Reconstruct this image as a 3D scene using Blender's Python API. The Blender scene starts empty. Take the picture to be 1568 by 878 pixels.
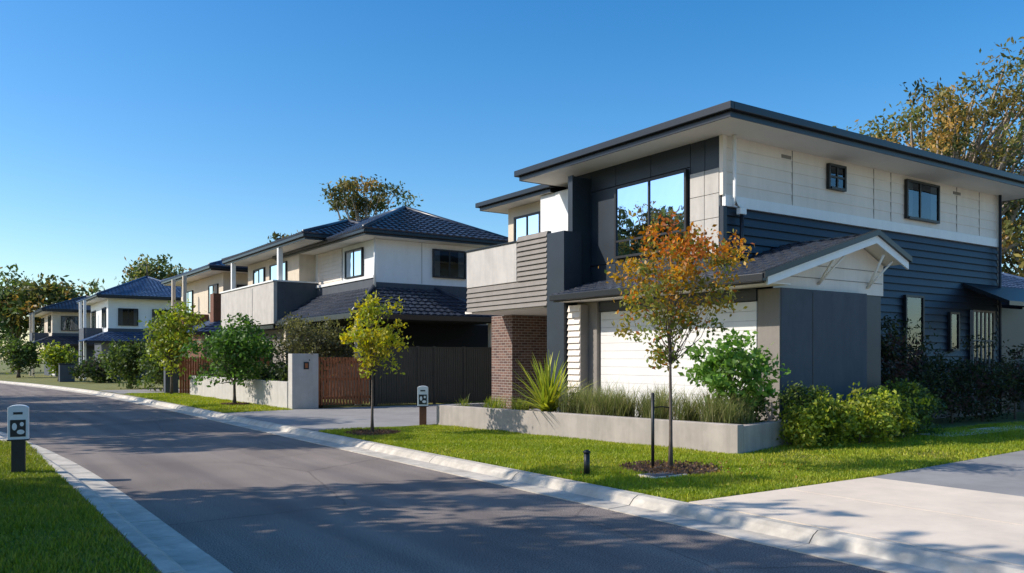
import bpy, math, random
import numpy as np
from mathutils import Vector, Matrix
random.seed(3)
scene=bpy.context.scene
PI=math.pi
# ---------------------------------------------------------------- materials
MATS={}
def mat(name,col,rough=.75,nscale=6,namt=.12,bscale=40,bstr=.15,metal=0,spec=.5,n2=None,coat=0,grime=0,bdist=.002):
    if name in MATS: return MATS[name]
    m=bpy.data.materials.new(name); m.use_nodes=True; nt=m.node_tree; N=nt.nodes; L=nt.links
    p=N['Principled BSDF']; p.inputs['Roughness'].default_value=rough; p.inputs['Metallic'].default_value=metal
    p.inputs['Specular IOR Level'].default_value=spec
    p.inputs['Coat Weight'].default_value=coat
    tc=N.new('ShaderNodeTexCoord')
    nz=N.new('ShaderNodeTexNoise'); nz.inputs['Scale'].default_value=nscale; nz.inputs['Detail'].default_value=8; nz.inputs['Roughness'].default_value=.65
    L.new(tc.outputs['Object'],nz.inputs['Vector'])
    cr=N.new('ShaderNodeValToRGB'); cr.color_ramp.elements[0].position=.3; cr.color_ramp.elements[1].position=.7
    c0=[max(0,c*(1-namt)) for c in col]; c1=[min(.95,c*(1+namt)) for c in col]
    if n2: c1=n2
    cr.color_ramp.elements[0].color=(*c0,1); cr.color_ramp.elements[1].color=(*c1,1)
    L.new(nz.outputs['Fac'],cr.inputs['Fac']); cur=cr.outputs['Color']
    if grime:
        mp=N.new('ShaderNodeMapping'); mp.inputs['Scale'].default_value=(3,3,.35) if grime>0 else (1,1,1)
        L.new(tc.outputs['Object'],mp.inputs[0]); g=N.new('ShaderNodeTexNoise'); g.inputs['Scale'].default_value=1.2; g.inputs['Detail'].default_value=9; g.inputs['Roughness'].default_value=.7; L.new(mp.outputs[0],g.inputs['Vector'])
        r=N.new('ShaderNodeValToRGB'); r.color_ramp.elements[0].position=.32; r.color_ramp.elements[1].position=.6; a=1-abs(grime); r.color_ramp.elements[0].color=(a,a,a,1); r.color_ramp.elements[1].color=(1,1,1,1); L.new(g.outputs['Fac'],r.inputs[0])
        mm=N.new('ShaderNodeMix'); mm.data_type='RGBA'; mm.blend_type='MULTIPLY'; mm.inputs['Factor'].default_value=1; L.new(cur,mm.inputs[6]); L.new(r.outputs[0],mm.inputs[7]); cur=mm.outputs[2]
    L.new(cur,p.inputs['Base Color'])
    if bstr>0:
        b=N.new('ShaderNodeTexNoise'); b.inputs['Scale'].default_value=bscale; b.inputs['Detail'].default_value=5
        L.new(tc.outputs['Object'],b.inputs['Vector'])
        bp=N.new('ShaderNodeBump'); bp.inputs['Strength'].default_value=min(1,bstr*2); bp.inputs['Distance'].default_value=bdist
        L.new(b.outputs['Fac'],bp.inputs['Height']); L.new(bp.outputs['Normal'],p.inputs['Normal'])
    MATS[name]=m; return m
def leafmat(name,trans=.35):
    m=bpy.data.materials.new(name); m.use_nodes=True; nt=m.node_tree; N=nt.nodes; L=nt.links
    N.remove(N['Principled BSDF']); out=N['Material Output']
    at=N.new('ShaderNodeAttribute'); at.attribute_name='Col'
    d=N.new('ShaderNodeBsdfPrincipled'); d.inputs['Roughness'].default_value=.5; d.inputs['Specular IOR Level'].default_value=.35
    t=N.new('ShaderNodeBsdfTranslucent'); mx=N.new('ShaderNodeMixShader'); mx.inputs[0].default_value=trans
    hs=N.new('ShaderNodeHueSaturation'); hs.inputs['Saturation'].default_value=1.1; hs.inputs['Value'].default_value=1.8
    L.new(at.outputs['Color'],d.inputs['Base Color']); L.new(at.outputs['Color'],hs.inputs['Color']); L.new(hs.outputs['Color'],t.inputs['Color'])
    L.new(d.outputs[0],mx.inputs[1]); L.new(t.outputs[0],mx.inputs[2]); L.new(mx.outputs[0],out.inputs['Surface'])
    return m
LEAF=leafmat('leaf'); GRASSM=leafmat('grass_blade',.3)
cream=mat('cream_cladding',(.82,.72,.63),.6,1.2,.05,30,.05,grime=.08)
creamwall=mat('cream_render',(.66,.56,.44),.8,2,.06,60,.1,grime=.1)
white=mat('white_paint',(.85,.84,.82),.5,3,.03,40,.03,grime=.06)
soffit=mat('soffit_paint',(.85,.78,.69),.7,2,.03,40,.02)
navy=mat('dark_blue_cladding',(.017,.026,.038),.45,1.5,.18,30,.05)
charcoal=mat('charcoal_siding',(.018,.027,.042),.45,1.5,.15,30,.05,grime=.15)
gutter=mat('gutter_steel',(.010,.012,.016),.35,3,.1,40,0)
greyr=mat('grey_render',(.080,.090,.108),.85,3,.10,80,.15,grime=.15)
ltgrey=mat('light_grey_render',(.52,.48,.44),.85,2.5,.10,80,.2,grime=.15)
taupe=mat('taupe_render',(.25,.22,.195),.85,2.5,.08,80,.15,grime=.12)
tile=mat('roof_tile',(.032,.040,.060),.35,3,.4,40,.1)
tileblue=mat('roof_tile_blue',(.05,.085,.16),.35,3,.35,40,.1)
metalroof=mat('dark_metal_roof',(.03,.035,.045),.4,3,.15,30,.03)
conc=mat('concrete_paving',(.78,.64,.50),.85,.9,.08,120,.3,grime=-.16)
kerbm=mat('kerb_concrete',(.60,.53,.44),.85,4,.22,90,.4,grime=-.3)
drive=mat('grey_driveway',(.30,.28,.265),.9,.8,.15,150,.3,grime=-.15)
wallc=mat('retaining_wall_render',(.42,.365,.325),.9,2,.14,90,.3,grime=.22)
soil=mat('mulch',(.06,.038,.025),.95,14,.5,60,.8,bdist=.01)
bark=mat('bark',(.12,.09,.07),.9,12,.35,60,.6)
gumbark=mat('gum_bark',(.34,.27,.21),.85,3,.4,30,.4)
black=mat('black_paint',(.012,.013,.015),.45,8,.2,60,.05)
woodm=mat('timber_slats',(.34,.105,.035),.6,9,.35,40,.2)
fencem=mat('fence_steel',(.050,.047,.038),.5,3,.12,30,.02)
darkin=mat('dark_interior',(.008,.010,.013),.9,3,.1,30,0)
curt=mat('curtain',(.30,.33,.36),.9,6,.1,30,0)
garaged=mat('garage_door_panel',(.76,.73,.70),.5,2,.04,40,.03)
timberbrown=mat('timber_post',(.16,.06,.03),.7,10,.3,40,.2)
plate=mat('light_plate',(.70,.72,.74),.45,5,.06,40,.03)
def brickmat():
    m=bpy.data.materials.new('brick'); m.use_nodes=True; nt=m.node_tree; N=nt.nodes; L=nt.links; p=N['Principled BSDF']; p.inputs['Roughness'].default_value=.9
    tc=N.new('ShaderNodeTexCoord'); sp=N.new('ShaderNodeSeparateXYZ'); L.new(tc.outputs['Object'],sp.inputs[0])
    ad=N.new('ShaderNodeMath'); ad.operation='ADD'; L.new(sp.outputs['X'],ad.inputs[0]); L.new(sp.outputs['Y'],ad.inputs[1])
    cb=N.new('ShaderNodeCombineXYZ'); L.new(ad.outputs[0],cb.inputs['X']); L.new(sp.outputs['Z'],cb.inputs['Y'])
    b=N.new('ShaderNodeTexBrick'); b.inputs['Scale'].default_value=1; b.inputs['Brick Width'].default_value=.24; b.inputs['Row Height'].default_value=.086
    b.inputs['Mortar Size'].default_value=.008; b.inputs['Color1'].default_value=(.20,.11,.08,1); b.inputs['Color2'].default_value=(.10,.055,.045,1); b.inputs['Mortar'].default_value=(.38,.33,.29,1)
    L.new(cb.outputs[0],b.inputs['Vector']); L.new(b.outputs['Color'],p.inputs['Base Color'])
    bp=N.new('ShaderNodeBump'); bp.invert=True; bp.inputs['Distance'].default_value=.004; L.new(b.outputs['Fac'],bp.inputs['Height']); L.new(bp.outputs[0],p.inputs['Normal'])
    return m
brick=brickmat()
def glassmat(name,refl,tint=(.85,.93,1)):
    m=bpy.data.materials.new(name); m.use_nodes=True; nt=m.node_tree; N=nt.nodes; L=nt.links
    N.remove(N['Principled BSDF']); out=N['Material Output']
    g=N.new('ShaderNodeBsdfGlossy'); g.inputs['Roughness'].default_value=.012; g.inputs['Color'].default_value=(*tint,1)
    t=N.new('ShaderNodeBsdfTransparent'); t.inputs['Color'].default_value=(.55,.6,.62,1)
    fr=N.new('ShaderNodeFresnel'); fr.inputs['IOR'].default_value=1.6
    ad=N.new('ShaderNodeMath'); ad.operation='ADD'; ad.use_clamp=True; ad.inputs[1].default_value=refl
    tc=N.new('ShaderNodeTexCoord'); nz=N.new('ShaderNodeTexNoise'); nz.inputs['Scale'].default_value=1.3; L.new(tc.outputs['Object'],nz.inputs['Vector'])
    bp=N.new('ShaderNodeBump'); bp.inputs['Strength'].default_value=.15; bp.inputs['Distance'].default_value=.03; L.new(nz.outputs['Fac'],bp.inputs['Height']); L.new(bp.outputs[0],g.inputs['Normal'])
    L.new(fr.outputs[0],ad.inputs[0]); mx=N.new('ShaderNodeMixShader'); L.new(ad.outputs[0],mx.inputs[0]); L.new(t.outputs[0],mx.inputs[1]); L.new(g.outputs[0],mx.inputs[2]); L.new(mx.outputs[0],out.inputs['Surface'])
    return m
glass=glassmat('window_glass',.03); glassr=glassmat('reflective_window_glass',.10,(.55,.70,.90))
def asphalt():
    m=bpy.data.materials.new('asphalt'); m.use_nodes=True; nt=m.node_tree; N=nt.nodes; L=nt.links; p=N['Principled BSDF']; p.inputs['Roughness'].default_value=.9; p.inputs['Specular IOR Level'].default_value=.15
    tc=N.new('ShaderNodeTexCoord')
    n1=N.new('ShaderNodeTexNoise'); n1.inputs['Scale'].default_value=.5; n1.inputs['Detail'].default_value=7
    n2=N.new('ShaderNodeTexNoise'); n2.inputs['Scale'].default_value=70; n2.inputs['Detail'].default_value=5
    mp=N.new('ShaderNodeMapping'); mp.inputs['Scale'].default_value=(2.2,.10,1)
    n3=N.new('ShaderNodeTexNoise'); n3.inputs['Scale'].default_value=1; n3.inputs['Detail'].default_value=3
    for n in (n1,n2): L.new(tc.outputs['Object'],n.inputs['Vector'])
    L.new(tc.outputs['Object'],mp.inputs[0]); L.new(mp.outputs[0],n3.inputs['Vector'])
    def ramp(src,a,b,c0,c1):
        r=N.new('ShaderNodeValToRGB'); r.color_ramp.elements[0].position=a; r.color_ramp.elements[1].position=b; r.color_ramp.elements[0].color=(*c0,1); r.color_ramp.elements[1].color=(*c1,1); L.new(src,r.inputs[0]); return r
    a=ramp(n1.outputs['Fac'],.3,.7,(.190,.158,.138),(.265,.222,.194)); b=ramp(n2.outputs['Fac'],.35,.65,(.45,.45,.45),(1.55,1.55,1.55)); c=ramp(n3.outputs['Fac'],.35,.65,(.82,.82,.84),(1.14,1.12,1.10))
    vd=N.new('ShaderNodeTexNoise'); vd.inputs['Scale'].default_value=3; L.new(tc.outputs['Object'],vd.inputs['Vector'])
    vm=N.new('ShaderNodeMix'); vm.data_type='VECTOR'; vm.inputs['Factor'].default_value=.12; L.new(tc.outputs['Object'],vm.inputs[4]); L.new(vd.outputs['Color'],vm.inputs[5])
    vo=N.new('ShaderNodeTexVoronoi'); vo.feature='DISTANCE_TO_EDGE'; vo.inputs['Scale'].default_value=.2; L.new(vm.outputs[1],vo.inputs['Vector'])
    k=ramp(vo.outputs['Distance'],.0,.002,(.65,.65,.65),(1,1,1))
    cur=a.outputs[0]
    for o in (b,c,k):
        mm=N.new('ShaderNodeMix'); mm.data_type='RGBA'; mm.blend_type='MULTIPLY'; mm.inputs['Factor'].default_value=1; L.new(cur,mm.inputs[6]); L.new(o.outputs[0],mm.inputs[7]); cur=mm.outputs[2]
    L.new(cur,p.inputs['Base Color'])
    bp=N.new('ShaderNodeBump'); bp.inputs['Strength'].default_value=.6; bp.inputs['Distance'].default_value=.002; L.new(n2.outputs['Fac'],bp.inputs['Height']); L.new(bp.outputs[0],p.inputs['Normal'])
    return m
asph=asphalt()
lawnm=mat('lawn_turf',(.13,.14,.02),.95,1.3,.25,50,.5,n2=(.23,.21,.055),bdist=.006)
groundm=mat('ground_turf',(.08,.10,.03),.95,.3,.25,30,.5,bdist=.01)
# ---------------------------------------------------------------- helpers
def group(name,loc):
    e=bpy.data.objects.new(name,None); e.empty_display_size=.3; e.location=loc; scene.collection.objects.link(e); return e
def fin(ob,parent):
    scene.collection.objects.link(ob)
    if parent is not None:
        ob.parent=parent; ob.matrix_parent_inverse=Matrix.Translation(-Vector(parent.location))
    return ob
def mesh(parent,name,V,F,m,smooth=False,bevel=0):
    me=bpy.data.meshes.new(name); me.from_pydata([tuple(v) for v in V],[],F); me.materials.append(m)
    if smooth: me.polygons.foreach_set('use_smooth',[True]*len(me.polygons))
    me.update(); ob=bpy.data.objects.new(name,me); fin(ob,parent)
    if bevel:
        b=ob.modifiers.new('b','BEVEL'); b.width=bevel; b.segments=2; b.limit_method='ANGLE'
    return ob
BF=[(0,3,2,1),(4,5,6,7),(0,1,5,4),(1,2,6,5),(2,3,7,6),(3,0,4,7)]
def bv(x0,x1,y0,y1,z0,z1): return [(x0,y0,z0),(x1,y0,z0),(x1,y1,z0),(x0,y1,z0),(x0,y0,z1),(x1,y0,z1),(x1,y1,z1),(x0,y1,z1)]
def box(parent,name,x0,x1,y0,y1,z0,z1,m,bevel=0):
    x0,x1=min(x0,x1),max(x0,x1); y0,y1=min(y0,y1),max(y0,y1)
    return mesh(parent,name,bv(x0,x1,y0,y1,z0,z1),BF,m,bevel=bevel)
def boxes(parent,name,L,m,bevel=0):
    V=[];F=[]
    for b in L:
        o=len(V); b=(min(b[0],b[1]),max(b[0],b[1]),min(b[2],b[3]),max(b[2],b[3]),b[4],b[5]); V+=bv(*b); F+=[tuple(o+i for i in f) for f in BF]
    return mesh(parent,name,V,F,m,bevel=bevel)
def A(axis,c,a0,a1,o0,o1,z0,z1):
    return (a0,a1,c-o1,c-o0,z0,z1) if axis=='y' else (c-o1,c-o0,a0,a1,z0,z1)
def P3(axis,c,a,o,z): return (a,c-o,z) if axis=='y' else (c-o,a,z)
def siding(parent,name,axis,c,a0,a1,z0,z1,pitch,m,lap=.03):
    V=[];F=[];n=max(1,round((z1-z0)/pitch)); h=(z1-z0)/n
    for i in range(n):
        za=z0+i*h; zb=za+h; o=len(V)
        for a in (a0,a1): V+= [P3(axis,c,a,0,za),P3(axis,c,a,lap,za),P3(axis,c,a,.006,zb),P3(axis,c,a,0,zb)]
        F+=[(o,o+1,o+5,o+4),(o+1,o+2,o+6,o+5),(o,o+3,o+2,o+1),(o+4,o+5,o+6,o+7)]
    return mesh(parent,name,V,F,m)
def window(parent,name,axis,c,a0,a1,z0,z1,mull=(.5,),trans=None,g=None,curtain=True,fm=None,off=.03):
    fm=fm or black; g=g or glass
    t=.06; d=off+.09
    fr=[A(axis,c,a0-t,a0,off,d,z0-t,z1+t),A(axis,c,a1,a1+t,off,d,z0-t,z1+t),A(axis,c,a0,a1,off,d,z1,z1+t),A(axis,c,a0,a1,off,d+.03,z0-t,z0)]
    for q in mull:
        a=a0+(a1-a0)*q; fr.append(A(axis,c,a-.025,a+.025,off+.03,d-.01,z0,z1))
    if trans is not None: fr.append(A(axis,c,a0,a1,off+.032,d-.012,z0+(z1-z0)*trans-.025,z0+(z1-z0)*trans+.025))
    boxes(parent,name+'_frame',fr,fm)
    V=[P3(axis,c,a0,off+.001,z0),P3(axis,c,a1,off+.001,z0),P3(axis,c,a1,off+.001,z1),P3(axis,c,a0,off+.001,z1)]
    mesh(parent,name+'_interior',V,[(0,1,2,3)],darkin)
    V=[P3(axis,c,a0,off+.055,z0),P3(axis,c,a1,off+.055,z0),P3(axis,c,a1,off+.055,z1),P3(axis,c,a0,off+.055,z1)]
    mesh(parent,name+'_glass',V,[(0,1,2,3)],g)
    if curtain:
        V=[];F=[]
        for s in (0,1):
            w=(a1-a0)*.2; b0=a0 if s==0 else a1-w; n=24; o=len(V)
            for i in range(n+1):
                a=b0+w*i/n; q=off+.02+.012*math.sin(i*1.6)
                V+=[P3(axis,c,a,q,z0),P3(axis,c,a,q,z1)]
            for i in range(n): F.append((o+2*i,o+2*i+2,o+2*i+3,o+2*i+1))
        mesh(parent,name+'_curtain',V,F,curt,True)
def tubeVF(pts,rad,n=7):
    V=[];F=[]
    for i,p in enumerate(pts):
        p=Vector(p); q=Vector(pts[min(i+1,len(pts)-1)])-Vector(pts[max(i-1,0)])
        if q.length<1e-6:q=Vector((0,0,1))
        q.normalize(); a=q.orthogonal().normalized() if abs(q.z)<.95 else Vector((1,0,0)); a=(a-q*a.dot(q)).normalized(); b=q.cross(a)
        for k in range(n):
            t=2*PI*k/n; V.append(p+(a*math.cos(t)+b*math.sin(t))*rad[i])
    for i in range(len(pts)-1):
        for k in range(n): F.append((i*n+k,i*n+(k+1)%n,(i+1)*n+(k+1)%n,(i+1)*n+k))
    F.append(tuple(range(n))[::-1]); F.append(tuple(range((len(pts)-1)*n,len(pts)*n)))
    return V,F
def tube(parent,name,pts,r,m,n=8):
    V,F=tubeVF(pts,[r]*len(pts) if not isinstance(r,list) else r,n); return mesh(parent,name,V,F,m,True)
def lerp(a,b,t): return a+(b-a)*t
def tslope(V,F,p0,p1,p2,p3,tiled=True,row=.34,step=.1,per=.3):
    p0,p1,p2,p3=map(Vector,(p0,p1,p2,p3)); ud=(p1-p0).normalized(); up=((p3+p2)/2-(p0+p1)/2); up=(up-ud*up.dot(ud)); n=ud.cross(up).normalized()
    if n.z<0:n=-n
    if not tiled:
        o=len(V); V+=[p0,p1,p2,p3]; F.append((o,o+1,o+2,o+3)); return
    m=max(1,math.ceil(up.length/row))
    for j in range(m):
        t0,t1=j/m,(j+1)/m; l0,r0=lerp(p0,p3,t0),lerp(p1,p2,t0); l1,r1=lerp(p0,p3,t1),lerp(p1,p2,t1)
        k=max(1,math.ceil((r0-l0).length/step)); o=len(V)
        for i in range(k+1):
            s=i/k; a=lerp(l0,r0,s); b=lerp(l1,r1,s)
            wa=.045*(.5+.5*math.cos(2*PI*(a-p0).dot(ud)/per)); wb=.045*(.5+.5*math.cos(2*PI*(b-p0).dot(ud)/per))
            V+=[a,a+n*(.05+wa),b+n*(.008+wb)]
        for i in range(k):
            q=o+3*i; F+=[(q,q+3,q+4,q+1),(q+1,q+4,q+5,q+2)]
def hip(parent,name,x0,x1,y0,y1,z,rise,m,tiled=True,caps=True,**k):
    V=[];F=[];w=x1-x0;d=y1-y0
    if w<=d: h=w/2; r0=((x0+x1)/2,y0+h,z+rise); r1=((x0+x1)/2,y1-h,z+rise); S=[((x0,y0,z),(x1,y0,z),r0,r0),((x1,y0,z),(x1,y1,z),r1,r0),((x1,y1,z),(x0,y1,z),r1,r1),((x0,y1,z),(x0,y0,z),r0,r1)]
    else: h=d/2; r0=(x0+h,(y0+y1)/2,z+rise); r1=(x1-h,(y0+y1)/2,z+rise); S=[((x0,y0,z),(x1,y0,z),r1,r0),((x1,y0,z),(x1,y1,z),r1,r1),((x1,y1,z),(x0,y1,z),r0,r1),((x0,y1,z),(x0,y0,z),r0,r0)]
    for s in S: tslope(V,F,*s,tiled=tiled,**k)
    mesh(parent,name,V,F,m)
    if caps:
        V=[];F=[]
        L=[(r0,r1)]
        if w<=d: L+=[((x0,y0,z),r0),((x1,y0,z),r0),((x0,y1,z),r1),((x1,y1,z),r1)]
        else: L+=[((x0,y0,z),r0),((x0,y1,z),r0),((x1,y0,z),r1),((x1,y1,z),r1)]
        for a,b in L:
            a=Vector(a)+Vector((0,0,.05)); b=Vector(b)+Vector((0,0,.05)); v,f=tubeVF([a,b],[.09,.09],8); o=len(V); V+=v; F+=[tuple(o+i for i in q) for q in f]
        mesh(parent,name+'_ridge_caps',V,F,m,True)
def eaves(parent,name,x0,x1,y0,y1,z0,z1,m=None,sm=None):
    m=m or gutter; t=.03
    box(parent,name+'_soffit',x0+t+.003,x1-t-.003,y0+t+.003,y1-t-.003,z0+.012,z0+.05,sm or soffit)
    boxes(parent,name+'_fascia',[(x0,x0+t,y0,y1,z0,z1-.05),(x1-t,x1,y0,y1,z0,z1-.05),(x0+t,x1-t,y0,y0+t,z0,z1-.05),(x0+t,x1-t,y1-t,y1,z0,z1-.05)],m)
    g=.11; a=z0+(z1-z0)*.42
    boxes(parent,name+'_gutter',[(x0-g,x0-.003,y0-g,y1+g,a,z1),(x1+.003,x1+g,y0-g,y1+g,a,z1),(x0-.003,x1+.003,y0-g,y0-.003,a,z1),(x0-.003,x1+.003,y1+.003,y1+g,a,z1)],m,bevel=.015)
# ---------------------------------------------------------------- foliage
def nmesh(parent,name,V,quads,C,m,k=4):
    me=bpy.data.meshes.new(name); nv=len(V); nf=len(quads)
    me.vertices.add(nv); me.vertices.foreach_set('co',np.asarray(V,dtype=np.float32).ravel())
    me.loops.add(nf*k); me.loops.foreach_set('vertex_index',np.asarray(quads,dtype=np.int32).ravel())
    me.polygons.add(nf); me.polygons.foreach_set('loop_start',np.arange(0,nf*k,k,dtype=np.int32))
    me.update(calc_edges=True)
    ca=me.color_attributes.new('Col','FLOAT_COLOR','POINT'); cc=np.ones((nv,4),dtype=np.float32); cc[:,:3]=C; ca.data.foreach_set('color',cc.ravel())
    me.materials.append(m); ob=bpy.data.objects.new(name,me); return fin(ob,parent)
def leaves(parent,name,cen,L,W,col,rng,m=None,droop=0):
    n=len(cen); a=rng.normal(size=(n,3)); a[:,2]-=droop; a/=np.linalg.norm(a,axis=1)[:,None]
    b=np.cross(a,rng.normal(size=(n,3))); b/=np.linalg.norm(b,axis=1)[:,None]
    s=rng.uniform(.6,1.3,n)[:,None]; A_=a*L*s/2; B_=b*W*s/2
    V=np.stack([cen-A_,cen+B_-A_*.1,cen+A_,cen-B_-A_*.1],1).reshape(-1,3); Q=np.arange(n*4).reshape(n,4)
    return nmesh(parent,name,V,Q,np.repeat(col,4,0),m or LEAF)
def tree(name,base,rad,cz,trunk_r,nclump,per,cr,leaf,pal,seed,bk=None,fork=.35,droop=0,lean=(0,0),gaps=0,topbias=None,squash=.75,limbs=38,pw=.55,lr=.55):
    rng=np.random.default_rng(seed); b=np.array(base,float); rad=np.array(rad,float); g=group(name,tuple(base))
    C=[]
    while len(C)<nclump:
        p=rng.normal(size=3); p/=np.linalg.norm(p); r=rng.uniform(.12,1)**pw
        ph=math.atan2(p[1],p[0]); lob=1+.16*math.sin(3*ph+seed)+.12*math.sin(5*ph+2*seed)+.14*math.sin(4*p[2]*2+seed)
        if p[2]<-.3 and rng.random()<.35: continue
        q=p*rad*r*lob
        if gaps and math.sin(q[0]*gaps/rad[0]+seed)*math.sin(q[1]*gaps/rad[1]+2*seed)+math.sin(q[2]*gaps/rad[2]*1.2+seed)<-.15: continue
        C.append(q+np.array([lean[0],lean[1],cz])+b)
    C=np.array(C)
    V=[];F=[]
    n=7; fz=cz+rad[2]*.45; pts=[]; rr=[]
    for i in range(n+1):
        t=i/n; pts.append(Vector((b[0]+lean[0]*t*t+rng.normal()*trunk_r*.5*t,b[1]+lean[1]*t*t+rng.normal()*trunk_r*.5*t,b[2]+fz*t))); rr.append(trunk_r*(1-.78*t)*(1.35 if i==0 else 1))
    v,f=tubeVF(pts,rr,9); V+=v;F+=f
    for c in C[::max(1,int(len(C)/limbs))]:
        h=(c[2]-b[2])*rng.uniform(.45,.75); h=max(cz-rad[2]*.95,min(h,fz*.98)); t=min(1,h/fz); i=min(n-1,int(t*n)); s=lerp(pts[i],pts[i+1],t*n-i); e=Vector(c); mid=lerp(s,e,.5)+Vector((0,0,-.08*(e-s).length)) + Vector(rng.normal(size=3)*.06*(e-s).length)
        r0=trunk_r*(1-.78*t)*lr; o=len(V); v,f=tubeVF([s,lerp(s,mid,.5),mid,lerp(mid,e,.5),e],[r0,r0*.75,r0*.5,r0*.35,r0*.15],5); V+=v; F+=[tuple(o+k for k in q) for q in f]
    mesh(g,'trunk_and_limbs',V,F,bk or bark,True)
    cen=np.repeat(C,per,0)+np.clip(rng.normal(size=(nclump*per,3)),-1.9,1.9)*np.repeat(rng.uniform(.6,1.25,nclump),per)[:,None]*cr*np.array([1,1,squash])
    pal=np.array(pal,float); z01=np.clip((C[:,2]-b[2]-(cz-rad[2]))/(2*rad[2]),0,1)
    idx=np.clip(((z01 if topbias else rng.random(nclump))*len(pal)+rng.normal(size=nclump)*.9).astype(int),0,len(pal)-1)
    ci=np.repeat(idx,per); sw=rng.random(len(ci))<.25; ci=np.where(sw,rng.integers(0,len(pal),len(ci)),ci)
    col=pal[ci]*np.repeat(rng.uniform(.7,1.25,nclump),per)[:,None]*rng.uniform(.65,1.3,len(ci))[:,None]
    keep=cen[:,2]>b[2]+.02
    leaves(g,'foliage',cen[keep],leaf[0],leaf[1],col[keep],rng,droop=droop)
    return g
def bladeclump(c,n,L,W,a0,a1,rng,pal,V,Q,C,seg=4,spread=.08,curl=1.2):
    for _ in range(n):
        ph=rng.uniform(0,2*PI); th=rng.uniform(a0,a1); l=L*rng.uniform(.6,1.1); w=W*rng.uniform(.7,1.2); d=np.array([math.cos(ph),math.sin(ph)]); s=np.array([-d[1],d[0],0])
        p=np.array([c[0]+rng.normal()*spread,c[1]+rng.normal()*spread,c[2]]); col=np.array(pal[rng.integers(len(pal))])*rng.uniform(.7,1.3); o=len(V)
        for i in range(seg+1):
            t=i/seg; ww=w*(1-t)**.6*(.6+.4*min(1,t*5)) if i<seg else w*.04
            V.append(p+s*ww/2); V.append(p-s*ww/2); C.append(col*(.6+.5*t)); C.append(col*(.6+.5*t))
            a=th+curl*t*t; p=p+np.array([d[0]*math.sin(a),d[1]*math.sin(a),math.cos(a)])*l/seg
        for i in range(seg): Q.append((o+2*i,o+2*i+1,o+2*i+3,o+2*i+2))
# ---------------------------------------------------------------- ground / road
from math import cos,sin
def smooth(pts,step):
    P=[Vector((p[0],p[1],0)) for p in pts]; out=[]
    P=[P[0]*2-P[1]]+P+[P[-1]*2-P[-2]]
    for i in range(1,len(P)-2):
        n=max(1,round((P[i+1]-P[i]).length/step))
        for k in range(n):
            t=k/n; a,b,c,d=P[i-1],P[i],P[i+1],P[i+2]
            out.append(.5*((2*b)+(c-a)*t+(2*a-5*b+4*c-d)*t*t+(-a+3*b-3*c+d)*t**3))
    out.append(P[-2]); return out
RK=[(7.3,-60),(7.28,-20),(7.28,0),(7.27,20),(7.25,36),(6.9,48),(5.9,60),(4.6,71),(2.6,83),(-1.5,95),(-8,104),(-20,112),(-60,122)]
LK=[(1.42,-60),(1.42,-20),(1.42,0),(1.45,10),(1.35,16),(.8,23),(-.4,33),(-2,45),(-4,57),(-7,69),(-12,80),(-22,90),(-60,100)]
rk=smooth(RK,2.4); lk=smooth(LK,1.25)
g=mesh(None,'ground',[(-1500,-1500,-.17),(1500,-1500,-.17),(1500,1500,-.17),(-1500,1500,-.17)],[(0,1,2,3)],groundm)
V=[];F=[]
rr=smooth(RK,3); ll=smooth(LK,3)
rr=[rr[int(i*(len(rr)-1)/(120))] for i in range(121)]; ll=[ll[int(i*(len(ll)-1)/(120))] for i in range(121)]
for a,b in zip(ll,rr): V+=[(a.x+.3,a.y,-.128),(b.x-.3,b.y,-.128)]
for i in range(120): F.append((2*i,2*i+1,2*i+3,2*i+2))
mesh(None,'asphalt_road',V,F,asph)
def verge(name,line,xo,m):
    V=[];F=[]
    for p in line: V+=[(p.x+(-.02 if xo<0 else .02),p.y,-.002),(xo,p.y if abs(p.x)<15 else p.y,-.002)]
    for i in range(len(line)-1): F.append((2*i,2*i+1,2*i+3,2*i+2) if xo>0 else (2*i+1,2*i,2*i+2,2*i+3))
    return mesh(None,name,V,F,m)
verge('lawn',rk,300,lawnm); verge('verge_lawn',lk,-300,lawnm)
mesh(None,'far_lawn',[(-300,122,-.006),(300,122,-.006),(300,900,-.006),(-300,900,-.006)],[(0,1,2,3)],lawnm)
def kerb(name,line,side):
    V=[];F=[]; prof=[(0,.006),(.13,.006),(.2,-.03),(.27,-.105),(.6,-.118),(.6,-.2),(0,-.2)]
    for i in range(len(line)-1):
        a=line[i];b=line[i+1];d=(b-a).normalized();nn=Vector((-d.y,d.x,0)) if side>0 else Vector((d.y,-d.x,0))
        a2=a+d*.008;b2=b-d*.008;j=random.uniform(-.004,.004);o=len(V);k=len(prof)
        for q in (a2,b2):
            for (w,z) in prof: V.append(q+nn*w+Vector((0,0,z+j)))
        for t in range(k): F.append((o+t,o+(t+1)%k,o+k+(t+1)%k,o+k+t))
        F.append(tuple(o+t for t in range(k))[::-1]); F.append(tuple(o+k+t for t in range(k)))
    return mesh(None,name,V,F,kerbm)
kerb('kerb',rk,1); kerb('kerb',lk,-1)
def sheet(name,pts,z,m): return mesh(None,name,[(x,y,z) for x,y in pts],[tuple(range(len(pts)))],m)
S=group('concrete_driveway_apron',(9,3,0)); L=[]
ys=[-12,-8,-4.4,-.8,2.8,6.98]
for i in range(5):
    for (xa,xb) in ((7.3,9.1),(9.1,11.0)):
        L.append((xa+.01,xb-.01,ys[i]+.01,ys[i+1]-.01,-.1,.008+random.uniform(-.001,.001)))
boxes(S,'slabs',L,conc)
sheet('asphalt_side_driveway',[(11.01,-12),(60,-12),(60,5.4),(30,7.6),(17,7.45),(11.01,6.98)],.004,drive)
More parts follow.
